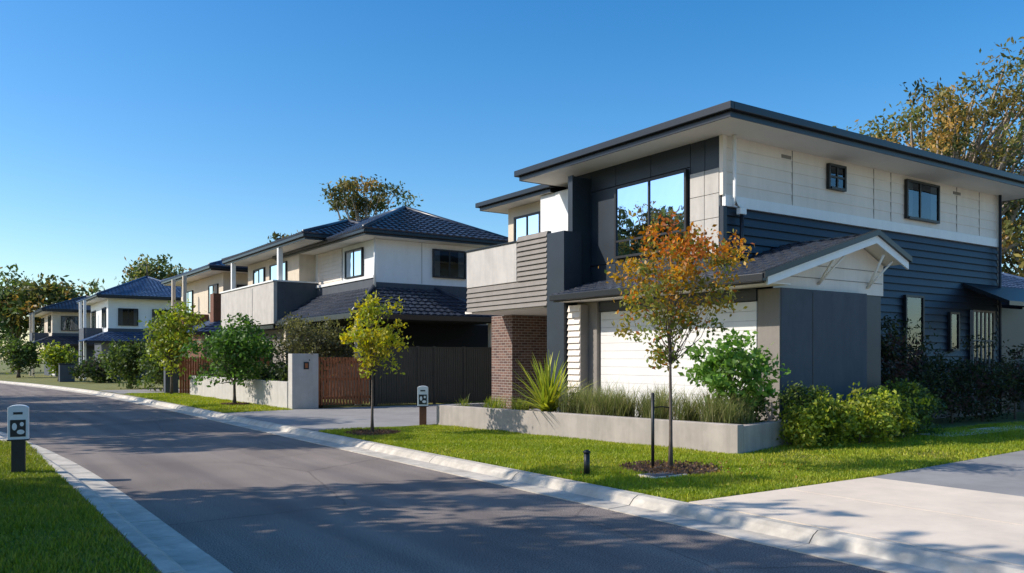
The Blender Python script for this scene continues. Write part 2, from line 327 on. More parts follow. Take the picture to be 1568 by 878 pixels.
sheet('driveway',[(7.3,18.7),(10.35,18.95),(14.6,19.2),(18.5,19.2),(18.5,27.3),(9.6,27.3),(7.3,26.6)],.006,drive)
sheet('garage_forecourt',[(11.9,12.4),(14.3,12.4),(14.3,19),(11.9,19)],.3,drive)
sheet('driveway',[(7.2,44.5),(14,44.5),(14,50),(7.0,50)],.006,drive)
sheet('garden_path',[(18,9.5),(32,9.5),(32,10.3),(18,10.3)],.02,conc)
# ---------------------------------------------------------------- main house
H=group('modern_two_storey_house',(20,15,0))
box(H,'core_walls',14.56,27.0,12.88,18.4,0,6.75,navy)
box(H,'wing_core_walls',15.32,26.5,18.405,22.6,3.2,6.6,creamwall)
box(H,'wing_ground_walls',17.3,26.5,18.405,22.6,0,3.19,taupe)
siding(H,'upper_cream_cladding','y',12.85,14.58,27.04,5.4,6.76,.27,cream,.022)
siding(H,'lower_dark_siding','y',12.85,14.58,27.04,.0,5.15,.2,charcoal,.055)
box(H,'white_band',14.55,27.08,12.76,12.86,5.15,5.4,white)
box(H,'corner_trim',14.5,14.62,12.79,12.90,5.4,6.75,cream)
box(H,'corner_trim_lower',14.5,14.62,12.78,12.90,3.3,5.15,charcoal)
boxes(H,'cladding_joints',[(x,x+.012,12.824,12.84,5.42,6.74) for x in (17.0,20.4,21.2,24.6,25.9)],taupe)
box(H,'rear_corner_trim',27.0,27.1,12.78,12.9,0,6.75,white)
L=[]
for (a,b) in ((13.78,15.1),(15.1,16.4),(16.4,17.4),(17.4,18.4)):
    for (c,d) in ((2.9,4.2),(4.2,6.2),(6.2,6.76)): L.append((14.50,14.56,a+.008,b-.008,c+.008,d-.008))
boxes(H,'dark_wall_panels',L,navy,bevel=.004)
boxes(H,'dark_corner_panels',[(14.50,14.56,12.9,13.32,6.03,6.74),(14.50,14.56,13.335,13.77,6.03,6.74)],navy)
boxes(H,'light_corner_panels',[(14.48,14.56,a,b,c,d) for a,b in ((12.9,13.32),(13.335,13.77)) for c,d in ((4.1,4.9),(4.912,5.45),(5.462,6.02))],ltgrey,bevel=.004)
window(H,'master_window','x',14.50,13.9,16.3,4.35,6.1,(.5,),.22,glassr,True,off=.003)
window(H,'small_side_window','y',12.85,18.4,19.0,6.03,6.55,(.5,),.5,glass,False)
window(H,'side_window','y',12.85,21.9,23.45,5.62,6.58,(.4,),None,glass,True)
window(H,'side_door','y',12.85,21.8,22.6,.5,3.4,(),None,glass,False,off=.05)
window(H,'lower_side_window','y',12.85,24.1,24.5,2.0,3.0,(),None,glass,False,off=.05)
boxes(H,'wall_vents',[(16.6,16.95,12.815,12.84,6.52,6.6),(24.4,24.8,12.815,12.84,6.52,6.6)],taupe)
eaves(H,'main_eave',13.52,28.1,11.73,19.39,6.74,7.03)
hip(H,'main_roof',13.5,28.12,11.7,19.42,7.03,1.0,metalroof,False,False)
eaves(H,'wing_eave',14.72,27.5,19.53,23.4,6.6,6.86)
hip(H,'wing_roof',14.7,27.5,18.8,23.42,6.87,.7,metalroof,False,False)
tube(H,'downpipe',[(14.75,12.68,6.74),(14.75,12.68,5.35),(14.78,12.68,5.2),(14.98,12.68,5.1)],.045,white)
box(H,'rainwater_head',14.9,15.1,12.62,12.75,4.98,5.12,white,.01)
tube(H,'lower_downpipe',[(15.0,12.68,4.98),(15.0,12.68,3.9)],.045,gutter)
tube(H,'rear_downpipe',[(26.9,12.70,6.74),(26.9,12.70,.1)],.045,charcoal)
box(H,'vertical_fin',13.93,14.495,17.43,17.62,3.35,6.58,navy,.008)
box(H,'fin_edge_trim',13.88,13.928,17.43,17.62,3.35,6.6,navy)
box(H,'corner_column',13.5,14.1,17.31,18.06,0,5.08,navy,.01)
box(H,'cream_bay',14.86,15.31,18.42,20.2,3.9,6.59,white,.01)
window(H,'balcony_window','x',15.32,20.8,22.1,4.5,6.2,(.5,),None,glass,False,off=.003)
box(H,'balcony_floor',13.67,15.3,18.07,22.15,3.2,3.4,greyr)
box(H,'balcony_ceiling',13.67,17.3,18.41,22.6,3.12,3.19,soffit)
box(H,'balcony_parapet',13.5,13.66,19.5,22.22,3.9,5.02,ltgrey,.01)
box(H,'balcony_parapet_side',13.665,15.3,22.06,22.22,3.9,5.02,ltgrey,.01)
box(H,'balcony_core',13.545,13.66,18.07,22.2,3.15,3.895,taupe)
siding(H,'balcony_siding','x',13.54,18.07,22.22,3.15,3.88,.15,taupe,.055)
siding(H,'balcony_screen','x',13.54,18.07,19.48,3.9,5.16,.14,taupe,.06)
box(H,'balcony_screen_core',13.545,13.66,18.07,19.48,3.9,5.17,taupe)
box(H,'balcony_cap',13.46,13.70,19.49,22.26,5.024,5.06,gutter)
box(H,'brick_pier',15.06,17.29,22.0,23.2,0,3.11,brick)
box(H,'entry_door',17.2,17.29,19.3,20.3,.1,2.3,black,.01)
box(H,'garage_side_wall',14.03,17.0,10.85,12.84,0,3.15,greyr,.008)
box(H,'garage_pier',14.0,14.028,10.87,11.42,0,3.14,taupe)
box(H,'wall_joint',15.05,15.065,10.843,10.851,.0,3.1,black)
boxes(H,'garage_door',[(13.99,14.03,11.44,16.4,.3+.2*i+.002,.3+.2*(i+1)-.002) for i in range(13)],garaged,bevel=.007)
box(H,'garage_door_backing',14.032,14.5,12.845,16.44,.1,3.15,taupe)
box(H,'garage_lintel',13.96,14.02,11.425,16.44,2.92,3.18,charcoal)
box(H,'garage_pier_far',13.9,14.5,16.45,17.25,0,3.18,taupe,.01)
siding(H,'louvre_pillar_slats','x',13.62,16.76,17.25,0,3.1,.16,cream,.06)
box(H,'louvre_pillar',13.63,13.89,16.78,17.24,0,3.1,taupe)
def zf(x): return 3.34+(x-13.21)*(1.09/3.64)
def slab(parent,name,q,t,m):
    V=[Vector(p) for p in q]+[Vector(p)-Vector((0,0,t)) for p in q]
    return mesh(parent,name,V,[(0,1,2,3),(7,6,5,4),(0,4,5,1),(1,5,6,2),(2,6,7,3),(3,7,4,0)],m)
V2=[];F2=[]
tslope(V2,F2,(13.12,17.3,zf(13.12)),(13.12,12.86,zf(13.12)),(14.5,12.86,zf(14.5)),(14.5,17.3,zf(14.5)))
tslope(V2,F2,(13.12,12.86,zf(13.12)),(13.12,10.53,zf(13.12)),(16.85,10.53,4.43),(16.85,12.86,4.43))
tslope(V2,F2,(18.1,10.53,3.93),(18.1,12.84,3.93),(16.85,12.84,4.43),(16.85,10.53,4.43))
mesh(H,'garage_roof_tiles',V2,F2,tile)
slab(H,'garage_roof_underside',[(13.15,10.6,zf(13.15)-.01),(16.85,10.6,4.42),(16.85,12.8,4.42),(13.15,12.8,zf(13.15)-.01)],.07,soffit)
slab(H,'garage_roof_underside_back',[(16.852,10.6,4.42),(18.08,10.6,3.92),(18.08,12.8,3.92),(16.852,12.8,4.42)],.07,soffit)
def rake(name,x0,z0,x1,z1,y0,y1,h,m,up=0):
    V=[(x0,y0,z0+up),(x1,y0,z1+up),(x1,y0,z1-h),(x0,y0,z0-h),(x0,y1,z0+up),(x1,y1,z1+up),(x1,y1,z1-h),(x0,y1,z0-h)]
    mesh(H,name,V,[(0,1,2,3),(7,6,5,4),(0,4,5,1),(1,5,6,2),(2,6,7,3),(3,7,4,0)],m)
rake('barge_board_front',13.2,zf(13.2)-.03,16.85,4.40,10.52,10.56,.17,white)
rake('barge_board_back',16.852,4.40,18.1,3.90,10.52,10.56,.17,white)
rake('barge_cap_front',13.05,zf(13.05),16.85,4.43,10.46,10.6,.03,gutter,.09)
rake('barge_cap_back',16.852,4.43,18.14,3.92,10.46,10.6,.03,gutter,.09)
box(H,'garage_gutter',13.02,13.14,10.5,17.32,3.2,3.36,gutter,.015)
box(H,'garage_fascia',13.145,13.17,10.57,17.3,3.17,3.33,gutter)
box(H,'garage_soffit',13.175,14.03,10.62,17.29,3.185,3.21,soffit)
mesh(H,'gable_wall',[(14.03,11.05,3.15),(17.95,11.05,3.15),(17.95,11.05,3.85),(16.85,11.05,4.33),(14.03,11.05,zf(14.03)-.08)],[(0,1,2,3,4)],cream)
boxes(H,'gable_wall_joints',[(14.06,17.9,11.036,11.048,3.42,3.432),(14.9,17.8,11.036,11.048,3.69,3.702)],taupe)
box(H,'garage_back_wall',17.02,17.9,11.08,12.78,0,3.8,charcoal)
for i,x in enumerate((15.5,17.3)):
    tube(H,'gable_bracket_%d'%(i+1),[(x,11.03,3.3),(x,10.64,3.82 if i==0 else 4.02)],.03,soffit,6)
    tube(H,'gable_bracket_arm_%d'%(i+1),[(x,11.03,3.3),(x+.38,10.66,3.9)],.025,soffit,6)
slab(H,'rear_awning_roof',[(24.9,11.5,3.35),(29.5,11.5,3.35),(29.5,12.8,3.95),(24.9,12.8,3.95)],.12,gutter)
window(H,'rear_lattice_window','y',12.80,25.3,26.5,1.4,3.1,(.2,.4,.6,.8),.5,glass,False,taupe)
box(H,'rear_wall',27.15,29.3,12.9,16,0,3.3,charcoal)
box(H,'gas_meter_box',20.3,20.75,12.62,12.78,.7,1.35,taupe,.01)
# ---------------------------------------------------------------- retaining planter
PW=group('planter_retaining_wall',(11,14,0))
def wallseg(parent,name,a,b,t,z0,z1,m,side=1,bev=.012):
    a=Vector((*a,0));b=Vector((*b,0));d=(b-a).normalized();n=Vector((-d.y,d.x,0))*t*side
    V=[]
    for z in (z0,z1):
        for p in (a,b,b+n,a+n): V.append((p.x,p.y,z))
    return mesh(parent,name,V,BF,m,bevel=bev)
wallseg(PW,'street_wall',(11.64,9.93),(10.42,18.64),.2,-.05,.53,wallc,-1)
wallseg(PW,'side_wall',(11.85,9.965),(14.0,10.5),.2,-.05,.50,wallc,1)
wallseg(PW,'end_wall',(10.6,18.66),(11.9,18.8),.2,-.05,.53,wallc,-1)
sheet('planter_soil',[(11.8,10.1),(14.0,10.7),(14.0,12.6),(12.4,12.6),(12.0,18.6),(10.6,18.5)],.43,soil)
# ---------------------------------------------------------------- second house
H2=group('white_grey_two_storey_house',(16,35,0))
box(H2,'upper_core',14.07,19,30.02,38.5,3.2,6.42,white)
box(H2,'lower_core',14.07,20.5,30.02,38.5,0,3.19,taupe)
box(H2,'lower_band',14.03,18.4,29.97,30.0,3.2,4.72,greyr)
boxes(H2,'render_joints',[(16.1,16.115,30.008,30.02,4.75,6.4)],taupe)
siding(H2,'cream_siding','x',14.05,33.3,36.0,4.9,6.42,.17,cream,.03)
box(H2,'grey_lower_face',13.98,14.05,30.0,36.0,3.3,4.88,greyr)
box(H2,'white_ledge',13.93,14.05,29.95,36.0,4.885,5.0,white)
window(H2,'side_window','y',30.02,16.65,18.1,5.1,6.15,(.5,),None,glass,True,off=.003)
window(H2,'front_window','x',14.06,31.2,32.8,5.1,6.15,(.5,),None,glass,True,off=.003)
box(H2,'balcony_wing',12.17,14.03,36.16,44.2,3.2,3.45,greyr)
box(H2,'balcony_front_parapet',12.0,12.16,36.0,44.3,3.25,5.1,ltgrey,.01)
box(H2,'balcony_parapet_joint',11.99,12.0,39.0,39.03,3.3,5.0,greyr)
box(H2,'balcony_side_parapet',12.165,14.03,36.0,36.15,3.25,5.1,greyr,.01)
box(H2,'balcony_cap',11.95,14.1,35.95,36.2,5.105,5.17,white)
box(H2,'balcony_cap_front',11.95,12.2,36.21,44.35,5.105,5.17,white)
box(H2,'upper_wing',13.3,18.5,36.4,44.0,3.45,6.6,creamwall)
window(H2,'wing_window','x',13.3,38.0,40.2,4.4,6.2,(.5,),None,glass,True,off=.003)
window(H2,'wing_window_side','x',13.3,41.2,42.8,4.4,6.2,(.5,),None,glass,True,off=.003)
box(H2,'balcony_post',12.3,12.5,36.25,36.45,5.17,6.62,white)
box(H2,'balcony_post_far',12.3,12.5,43.4,43.6,5.17,6.62,white)
box(H2,'ground_wing',12.6,18.5,36.3,44,0,3.04,taupe)
box(H2,'balcony_under_band',12.05,12.6,36.2,44.2,3.05,3.2,gutter)
window(H2,'ground_window','x',12.6,38,40.5,.9,2.5,(.33,.66),None,glass,True,off=.003)
eaves(H2,'wing_eave',12.3,18.9,33.0,44.7,6.62,6.84)
hip(H2,'wing_roof',12.2,18.9,32.9,44.8,6.85,1.2,tile)
eaves(H2,'main_eave',13.25,20.0,29.2,39.5,6.42,6.62)
hip(H2,'main_roof',13.15,20.1,29.1,39.6,6.63,1.6,tile)
V2=[];F2=[]; z0=3.34; zt=4.5
tslope(V2,F2,(12.2,27.9,z0),(18.6,27.9,z0),(16.7,30.0,zt),(14.0,30.0,zt))
tslope(V2,F2,(12.2,35.95,z0),(12.2,27.9,z0),(14.0,30.0,zt),(14.0,35.95,zt))
tslope(V2,F2,(18.6,27.9,z0),(18.6,32,z0),(16.7,32,zt),(16.7,30,zt))
mesh(H2,'carport_roof',V2,F2,tile)
tube(H2,'carport_hip_cap',[(12.2,27.9,z0+.07),(14.0,30.0,zt+.07)],.09,tile)
tube(H2,'carport_hip_cap_rear',[(18.6,27.9,z0+.07),(16.7,30.0,zt+.07)],.09,tile)
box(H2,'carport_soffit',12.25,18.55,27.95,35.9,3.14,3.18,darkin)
boxes(H2,'carport_gutter',[(12.08,12.2,27.8,36,3.16,3.36),(12.2,18.7,27.78,27.9,3.16,3.36)],gutter,bevel=.01)
boxes(H2,'carport_posts',[(12.4,12.6,28.1,28.3,0,3.14),(12.4,12.62,35.6,35.82,0,3.14),(18.2,18.4,28.1,28.3,0,3.14)],creamwall)
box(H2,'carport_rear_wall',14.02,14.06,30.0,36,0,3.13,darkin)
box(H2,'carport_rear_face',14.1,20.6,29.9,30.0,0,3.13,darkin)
tube(H2,'downpipe',[(13.95,29.85,6.42),(13.95,29.85,4.5)],.045,white)
def house(name,x0,x1,y0,y1,zu,wm,fm,rm,seed,rise=1.5,bal=True):
    random.seed(seed); h=group(name,((x0+x1)/2,(y0+y1)/2,0))
    box(h,'upper_walls',x0,x1,y0,y1,3.2,zu,wm); box(h,'lower_walls',x0+.3,x1,y0+.02,y1-.02,0,3.195,fm)
    eaves(h,'eave',x0-.9,x1+.8,y0-.9,y1+.9,zu,zu+.22); hip(h,'roof',x0-1,x1+.9,y0-1,y1+1,zu+.23,rise,rm,True,True,step=.15)
    w=y1-y0
    window(h,'front_window_a','x',x0,y0+w*.1,y0+w*.28,4.4,5.9,(.5,),off=.003); window(h,'front_window_b','x',x0,y0+w*.68,y0+w*.9,4.4,5.9,(.5,),off=.003)
    window(h,'side_window_a','y',y0,x0+.8,x0+2.2,4.5,5.8,(.5,),off=.003); window(h,'side_window_b','y',y0,x0+3.4,x0+4.8,4.5,5.8,(.5,),off=.003)
    box(h,'grey_band',x0-.03,x1,y0-.03,y0-.003,3.2,4.2,fm)
    if bal:
        box(h,'balcony_front',x0-1.4,x0-1.25,y0+w*.32,y0+w*.62,3.2,4.3,fm); box(h,'balcony_floor',x0-1.24,x0-.005,y0+w*.32,y0+w*.62,3.2,3.4,fm)
        box(h,'balcony_side',x0-1.24,x0-.005,y0+w*.32-.15,y0+w*.32-.005,3.2,4.3,fm)
        boxes(h,'balcony_posts',[(x0-1.4,x0-1.2,y0+w*.32,y0+w*.34,0,3.19),(x0-1.4,x0-1.2,y0+w*.6,y0+w*.62,0,3.19),(x0-1.4,x0-1.2,y0+w*.32,y0+w*.34,4.31,zu),(x0-1.4,x0-1.2,y0+w*.6,y0+w*.62,4.31,zu)],wm)
        V2=[];F2=[]; tslope(V2,F2,(x0-1.8,y0+w*.31,3.12),(x0-1.8,y0-1.2,3.12),(x0,y0-.05,3.9),(x0,y0+w*.31,3.9)); tslope(V2,F2,(x0-1.8,y0-1.2,3.12),(x1,y0-1.2,3.12),(x1,y0-.05,3.9),(x0,y0-.05,3.9)); mesh(h,'porch_roof',V2,F2,rm)
        boxes(h,'porch_gutter',[(x0-1.9,x1,y0-1.3,y0-1.2,2.98,3.14)],gutter)
    boxes(h,'garage_door',[(x0+.26,x0+.29,y0+w*.05,y0+w*.28,.1+.3*i,.38+.3*i) for i in range(7)],garaged)
    return h
house('tan_two_storey_house',12.9,19,47.2,57,6.5,creamwall,timberbrown,tileblue,2,1.4,True)
box(bpy.data.objects['tan_two_storey_house'],'brown_feature_wall',12.3,12.8,46.9,47.6,0,5.3,timberbrown)
h4=house('white_two_storey_house',11.2,18.5,74.5,84,6.6,white,greyr,tileblue,4,2.0)
tube(h4,'tv_antenna_mast',[(14.8,78,8.6),(14.8,78,10.0)],.04,black,6); tube(h4,'tv_antenna_arm',[(14.3,78,9.9),(15.3,78,9.9)],.03,black,6)
house('cream_two_storey_house',8.8,15.5,91,102,6.2,creamwall,greyr,tile,5,1.6)
N1=group('neighbour_cottage',(36,18,0)); box(N1,'walls',31.5,41,14.5,22,0,3.4,white); eaves(N1,'eave',30.8,41.8,13.8,22.8,3.4,3.62); hip(N1,'roof',30.7,41.9,13.7,22.9,3.63,1.9,tileblue,True,True,step=.15)
window(N1,'window','y',14.5,32.4,33.8,1.2,2.8,(.5,),off=.003); window(N1,'front_window','x',31.5,16,18,1.2,2.8,(.5,),off=.003)
WF=group('white_fence',(31,12.5,0)); boxes(WF,'palings',[(29.5+.16*i,29.5+.16*i+.12,12.3,12.33,.05,1.8) for i in range(36)],white); boxes(WF,'rails',[(29.4,35.3,12.335,12.38,z,z+.08) for z in (.4,1.4)],white)
# ---------------------------------------------------------------- fences
GP=group('rendered_gate_pillar',(10.2,27.6,0)); box(GP,'pillar',9.75,10.68,27.35,27.75,-.05,1.88,ltgrey,.012); box(GP,'number_plate',10.15,10.33,27.325,27.348,1.35,1.6,black,.004); box(GP,'plate_digits',10.19,10.29,27.318,27.323,1.4,1.55,woodm)
LW=group('low_rendered_wall',(9.7,34,0)); box(LW,'wall',9.72,9.92,27.76,41.2,-.05,.92,ltgrey,.012); box(LW,'hedge_soil',9.92,11,27.76,41.2,-.05,.6,soil)
TG=group('timber_slat_gate',(11.7,27.6,0))
boxes(TG,'slats',[(10.72+.115*i,10.72+.115*i+.085,27.55,27.575,.1,1.76) for i in range(17)],woodm,bevel=.004); boxes(TG,'rails',[(10.7,12.72,27.578,27.62,z,z+.09) for z in (.3,.95,1.55)],woodm)
boxes(TG,'end_post',[(12.72,12.84,27.52,27.64,0,1.85)],black)
SF=group('dark_panel_fence',(15.4,27.6,0)); L=[]
x=12.95
while x<17.95: L.append((x,x+.085,27.56,27.59,.05,2.12)); x+=.1
boxes(SF,'panel_ribs',L,fencem,bevel=.006); boxes(SF,'rails_and_posts',[(12.9,18.0,27.592,27.64,z,z+.08) for z in (.1,1.0,2.06)]+[(p,p+.07,27.53,27.66,0,2.18) for p in (12.88,14.6,15.3,16.6,17.98)]+[(12.95,17.98,27.54,27.66,2.125,2.16)],fencem)
TF=group('timber_fence',(10,44,0)); boxes(TF,'slats',[(9.8+.12*i,9.8+.12*i+.1,43.6,43.63,0,1.8) for i in range(22)],woodm)
# ---------------------------------------------------------------- street furniture
def arch(x0,x1,z0,zm,y0,y1,n=10):
    pts=[(x0,z0),(x1,z0),(x1,zm)]; c=(x0+x1)/2; r=(x1-x0)/2
    for i in range(1,n): t=PI*i/n; pts.append((c+r*cos(t),zm+r*.35*sin(t)))
    pts.append((x0,zm)); V=[(a,y0,b) for a,b in pts]+[(a,y1,b) for a,b in pts]; k=len(pts)
    return V,[tuple(range(k)),tuple(range(k,2*k))[::-1]]+[(i,i+k,(i+1)%k+k,(i+1)%k) for i in range(k)]
def letterbox(base,post=black,rot=0):
    g=group('letterbox',(base[0],base[1],0))
    c,s_=cos(rot),sin(rot)
    def R(V): return [(base[0]+a*c-b*s_,base[1]+a*s_+b*c,z) for a,b,z in V]
    mesh(g,'post',R(bv(-.09,.09,-.07,.07,-.05,.50)),BF,post,bevel=.006)
    V,F=arch(-.135,.135,.5,.97,-.09,.09,); mesh(g,'box_head',R(V),F,plate,bevel=.006)
    mesh(g,'dark_panel',R(bv(-.10,.10,-.096,-.091,.55,.80)),BF,black)
    mesh(g,'mail_slot',R(bv(-.06,.06,-.096,-.091,.88,.915)),BF,black)
    # rounded pale emblem blobs on the dark panel
    def disc(cx,cz,rx,rz,n=14): 
        P=[(cx+rx*cos(2*PI*i/n),cz+rz*sin(2*PI*i/n)) for i in range(n)]
        V=[(a,-.101,b) for a,b in P]+[(a,-.097,b) for a,b in P]
        return V,[tuple(range(n)),tuple(range(n,2*n))[::-1]]+[(i,(i+1)%n,(i+1)%n+n,i+n) for i in range(n)]
    for i,(a,b,rx,rz) in enumerate(((-.045,.70,.032,.055),(.05,.735,.026,.032),(.035,.62,.05,.035))):
        V,F=disc(a,b,rx,rz); mesh(g,'emblem_%d'%i,R(V),F,plate)
    mesh(g,'cap',R(bv(-.14,.14,-.1,.1,.49,.51)),BF,black)
    return g
letterbox((.95,14.4),rot=math.radians(-8)); letterbox((10.12,18.8),post=timberbrown,rot=math.radians(-30))
B=group('bollard',(7.72,9.36,0)); tube(B,'post',[(7.72,9.36,-.02),(7.72,9.36,.34)],.045,black,12); tube(B,'cap',[(7.72,9.36,.34),(7.72,9.36,.36),(7.72,9.36,.385)],[.055,.055,.02],black,12)
C_=group('access_cover',(8.6,8.75,0)); box(C_,'frame',8.3,8.95,8.55,8.95,-.02,.03,conc,.01); box(C_,'lid',8.35,8.9,8.6,8.9,.031,.04,greyr,.004)
U=group('utility_cabinet',(7.6,70,0)); box(U,'cabinet',7.2,8.2,69.5,70.2,0,1.3,greyr,.03); box(U,'lid',7.15,8.25,69.45,70.25,1.3,1.38,black,.02)
U=group('entry_pillar',(9.3,43.2,0)); box(U,'pillar',9.0,9.6,43.0,43.4,0,1.9,greyr,.02); box(U,'cap',8.96,9.64,42.96,43.44,1.9,1.98,charcoal,.01); box(U,'plate',9.15,9.4,42.985,42.998,1.4,1.6,plate)
# ---------------------------------------------------------------- trees
G1=[(.06,.10,.022),(.085,.13,.028),(.045,.075,.02),(.11,.145,.03)]
YG=[(.18,.24,.03),(.26,.30,.035),(.33,.32,.04),(.13,.18,.03)]
YB=[(.32,.33,.03),(.40,.37,.03),(.23,.27,.03),(.44,.36,.03)]
AUT=[(.15,.20,.035),(.19,.21,.035),(.30,.24,.03),(.20,.20,.04),(.44,.24,.025),(.50,.19,.02),(.46,.13,.02)]
GUM=[(.11,.14,.045),(.16,.17,.05),(.075,.09,.035),(.24,.19,.05),(.36,.22,.06)]
DK=[(.02,.03,.012),(.03,.045,.015),(.035,.03,.02)]
tree('autumn_tree',(9.24,9.19,0),(1.0,1.0,1.2),2.75,.032,80,64,.125,(.08,.045),AUT,11,topbias=True)
MT=group('tree_stake',(9.0,9.3,0)); tube(MT,'stake',[(9.02,9.35,-.05),(9.02,9.35,1.18)],.025,black,8); tube(MT,'tie',[(9.02,9.35,.95),(9.13,9.27,.97),(9.24,9.19,.95)],.01,black,5)
tree('young_tree',(8.07,17.4,0),(.58,.58,.80),2.22,.035,42,60,.12,(.10,.055),YB,21)
tree('street_tree',(9.0,31.4,0),(1.3,1.3,1.15),1.95,.06,70,60,.24,(.17,.09),[(.10,.20,.035),(.13,.23,.04),(.07,.14,.025)],31)
tree('street_tree',(9.0,41.7,0),(1.15,1.15,1.9),2.7,.06,60,50,.3,(.2,.11),YG,32)
tree('rounded_shrub',(11.15,28.9,0),(1.35,1.35,1.0),2.15,.08,80,70,.22,(.12,.06),[(.12,.115,.04),(.15,.15,.045),(.09,.09,.04)],33)
tree('street_tree',(9.0,52,0),(1.5,1.5,1.2),1.5,.07,60,50,.32,(.24,.13),G1,34)
tree('street_tree',(7.4,72,0),(.9,.9,1.2),1.7,.07,50,40,.35,(.28,.15),YG,36)
tree('street_tree',(9.4,66,0),(1.6,1.6,.8),.9,.07,60,40,.35,(.28,.15),DK+G1,38)
tree('street_tree',(9.8,47,0),(1.2,1.2,1.0),1.3,.07,50,40,.3,(.22,.12),G1,39)
for i,(x,y) in enumerate(((5.8,88),(2,108))): tree('street_tree',(x,y,0),(1.6,1.6,1.6),2.0,.15,50,40,.5,(.35,.18),G1,50+i)
for i in range(5): tree('hedge_shrub',(10.5,29.5+2.5*i,.3),(.7,1.4,.6),.7,.04,50,40,.18,(.12,.07),G1+DK[:1],60+i)
# eucalypts
tree('eucalyptus_tree',(45.5,24.5,0),(7.0,7.0,7.0),12.8,.6,120,150,.58,(.30,.13),GUM,71,bk=gumbark,droop=.6,lean=(1,0),gaps=2.6,limbs=70,lr=.7)
tree('eucalyptus_tree',(50,20,0),(6,6,6.0),8.0,.45,60,140,.7,(.36,.16),GUM,72,bk=gumbark,droop=.6,gaps=2.5)
tree('eucalyptus_tree',(38.5,27.5,0),(4.5,4.5,3.0),8.6,.3,50,120,.5,(.30,.13),GUM,73,bk=gumbark,droop=.6,gaps=2.5,lr=.7)
tree('eucalyptus_tree',(25.3,55.4,0),(3.4,3.4,3.0),11.9,.3,40,110,.42,(.32,.14),GUM,74,bk=gumbark,droop=.4,gaps=2.5,lr=.7)
tree('eucalyptus_tree',(21,58,0),(1.2,1.2,1.5),9.6,.15,12,80,.4,(.42,.18),GUM,75,bk=gumbark,droop=.4)
tree('eucalyptus_tree',(18.9,96,0),(3.2,3.2,3.0),10.0,.3,38,80,.7,(.5,.24),G1+GUM,76,bk=gumbark)
tree('eucalyptus_tree',(8,128,0),(5,5,4.5),8,.4,50,60,1.0,(.8,.35),G1+GUM,77,bk=gumbark)
tree('eucalyptus_tree',(13,124,0),(5,5,4.5),8,.4,50,60,1.0,(.8,.35),G1+GUM,79,bk=gumbark)
tree('eucalyptus_tree',(1,120,0),(4,4,4),5,.4,60,60,1.0,(.8,.35),G1,78,bk=gumbark)
# across-the-street gums (they shade the road)
k=0
for (x,y,h,r,nc,sq,pr) in ((-5,28.5,10.5,3.6,85,1,130),(-5.5,35,10.5,3.6,85,1,130),(-6.5,42,10.5,3.8,75,1,120),(-8,50,11,4,70,1,110),(-4.4,23.8,10.2,2.2,30,1.3,120),
    (-5,15.0,10,2.4,10,2.6,190),(-4,11.2,9.5,2.2,12,2.6,190),(-6.5,12.0,9.5,2.2,11,2.6,190),(-5.0,9.8,7.0,2.2,44,1,110),(-5.2,14.4,6.8,2.2,50,1,120),(-3.6,11.6,5.2,1.9,44,1,110)):
    k+=1; tree('eucalyptus_tree',(x,y,0),(r,r,r*.8),h-r*.8,.2,nc,pr,.30 if sq>2 else .38,(.32,.15),GUM,90+k,bk=gumbark,droop=1.0 if sq>1 else .5,squash=sq,lr=.75)
# ---------------------------------------------------------------- garden plants
rng=np.random.default_rng(5)
LG=[(.20,.23,.07),(.28,.29,.10),(.15,.19,.05),(.36,.33,.16)]
V=[];Q=[];C=[]
for i in range(44):
    t=rng.random(); y=10.4+t*4.6; x=11.9-(y-9.93)*.14+rng.uniform(.12,.9)
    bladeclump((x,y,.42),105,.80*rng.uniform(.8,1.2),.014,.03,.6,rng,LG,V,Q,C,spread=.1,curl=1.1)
nmesh(None,'ornamental_grass',V,Q,C,LEAF)
V=[];Q=[];C=[]
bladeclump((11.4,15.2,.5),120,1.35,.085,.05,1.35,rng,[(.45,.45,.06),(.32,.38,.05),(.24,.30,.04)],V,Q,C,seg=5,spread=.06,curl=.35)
nmesh(None,'yucca_plant',V,Q,C,LEAF)
V=[];Q=[];C=[]
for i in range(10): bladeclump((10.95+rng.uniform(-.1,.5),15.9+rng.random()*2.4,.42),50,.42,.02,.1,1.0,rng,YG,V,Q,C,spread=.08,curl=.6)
nmesh(None,'border_grass',V,Q,C,LEAF)
tree('garden_shrub',(12.6,10.9,.4),(.85,.85,.75),.98,.03,54,46,.13,(.14,.075),[(.15,.28,.045),(.20,.33,.06),(.11,.20,.04)],41)
YS=[(.24,.30,.035),(.34,.37,.04),(.16,.22,.03),(.40,.40,.05)]
for i,(x,y,r,h,p) in enumerate(((13.6,10.0,.5,.5,YS),(14.3,9.9,.5,.55,YS),(15.1,9.8,.65,.55,YS),(16.0,9.9,.65,.65,YS),(17.0,10.0,.65,.6,G1+YG),(13.0,10.9,.55,.6,G1),(18.2,10.5,.6,.65,G1+YG[:1]),(14.2,10.4,.45,.65,G1))):
    tree('garden_shrub',(x,y,.0),(r,r,h),h*.95,.02,38,60,.12,(.09,.05),p,140+i)
for i,(x,y,r,h) in enumerate(((19.2,11.6,.8,1.3),(20.6,11.7,.9,1.1),(22,11.6,.8,1.0),(23.4,11.5,.9,1.0),(25,11.4,1.0,.9),(26.8,11.2,1.0,1.0),(28.6,11,1.0,1.0))):
    tree('dark_shrub',(x,y,0),(r,r*.8,h),h,.03,50,60,.18,(.11,.05),[(.035,.05,.018),(.055,.06,.02),(.07,.035,.03),(.03,.04,.015)],160+i)
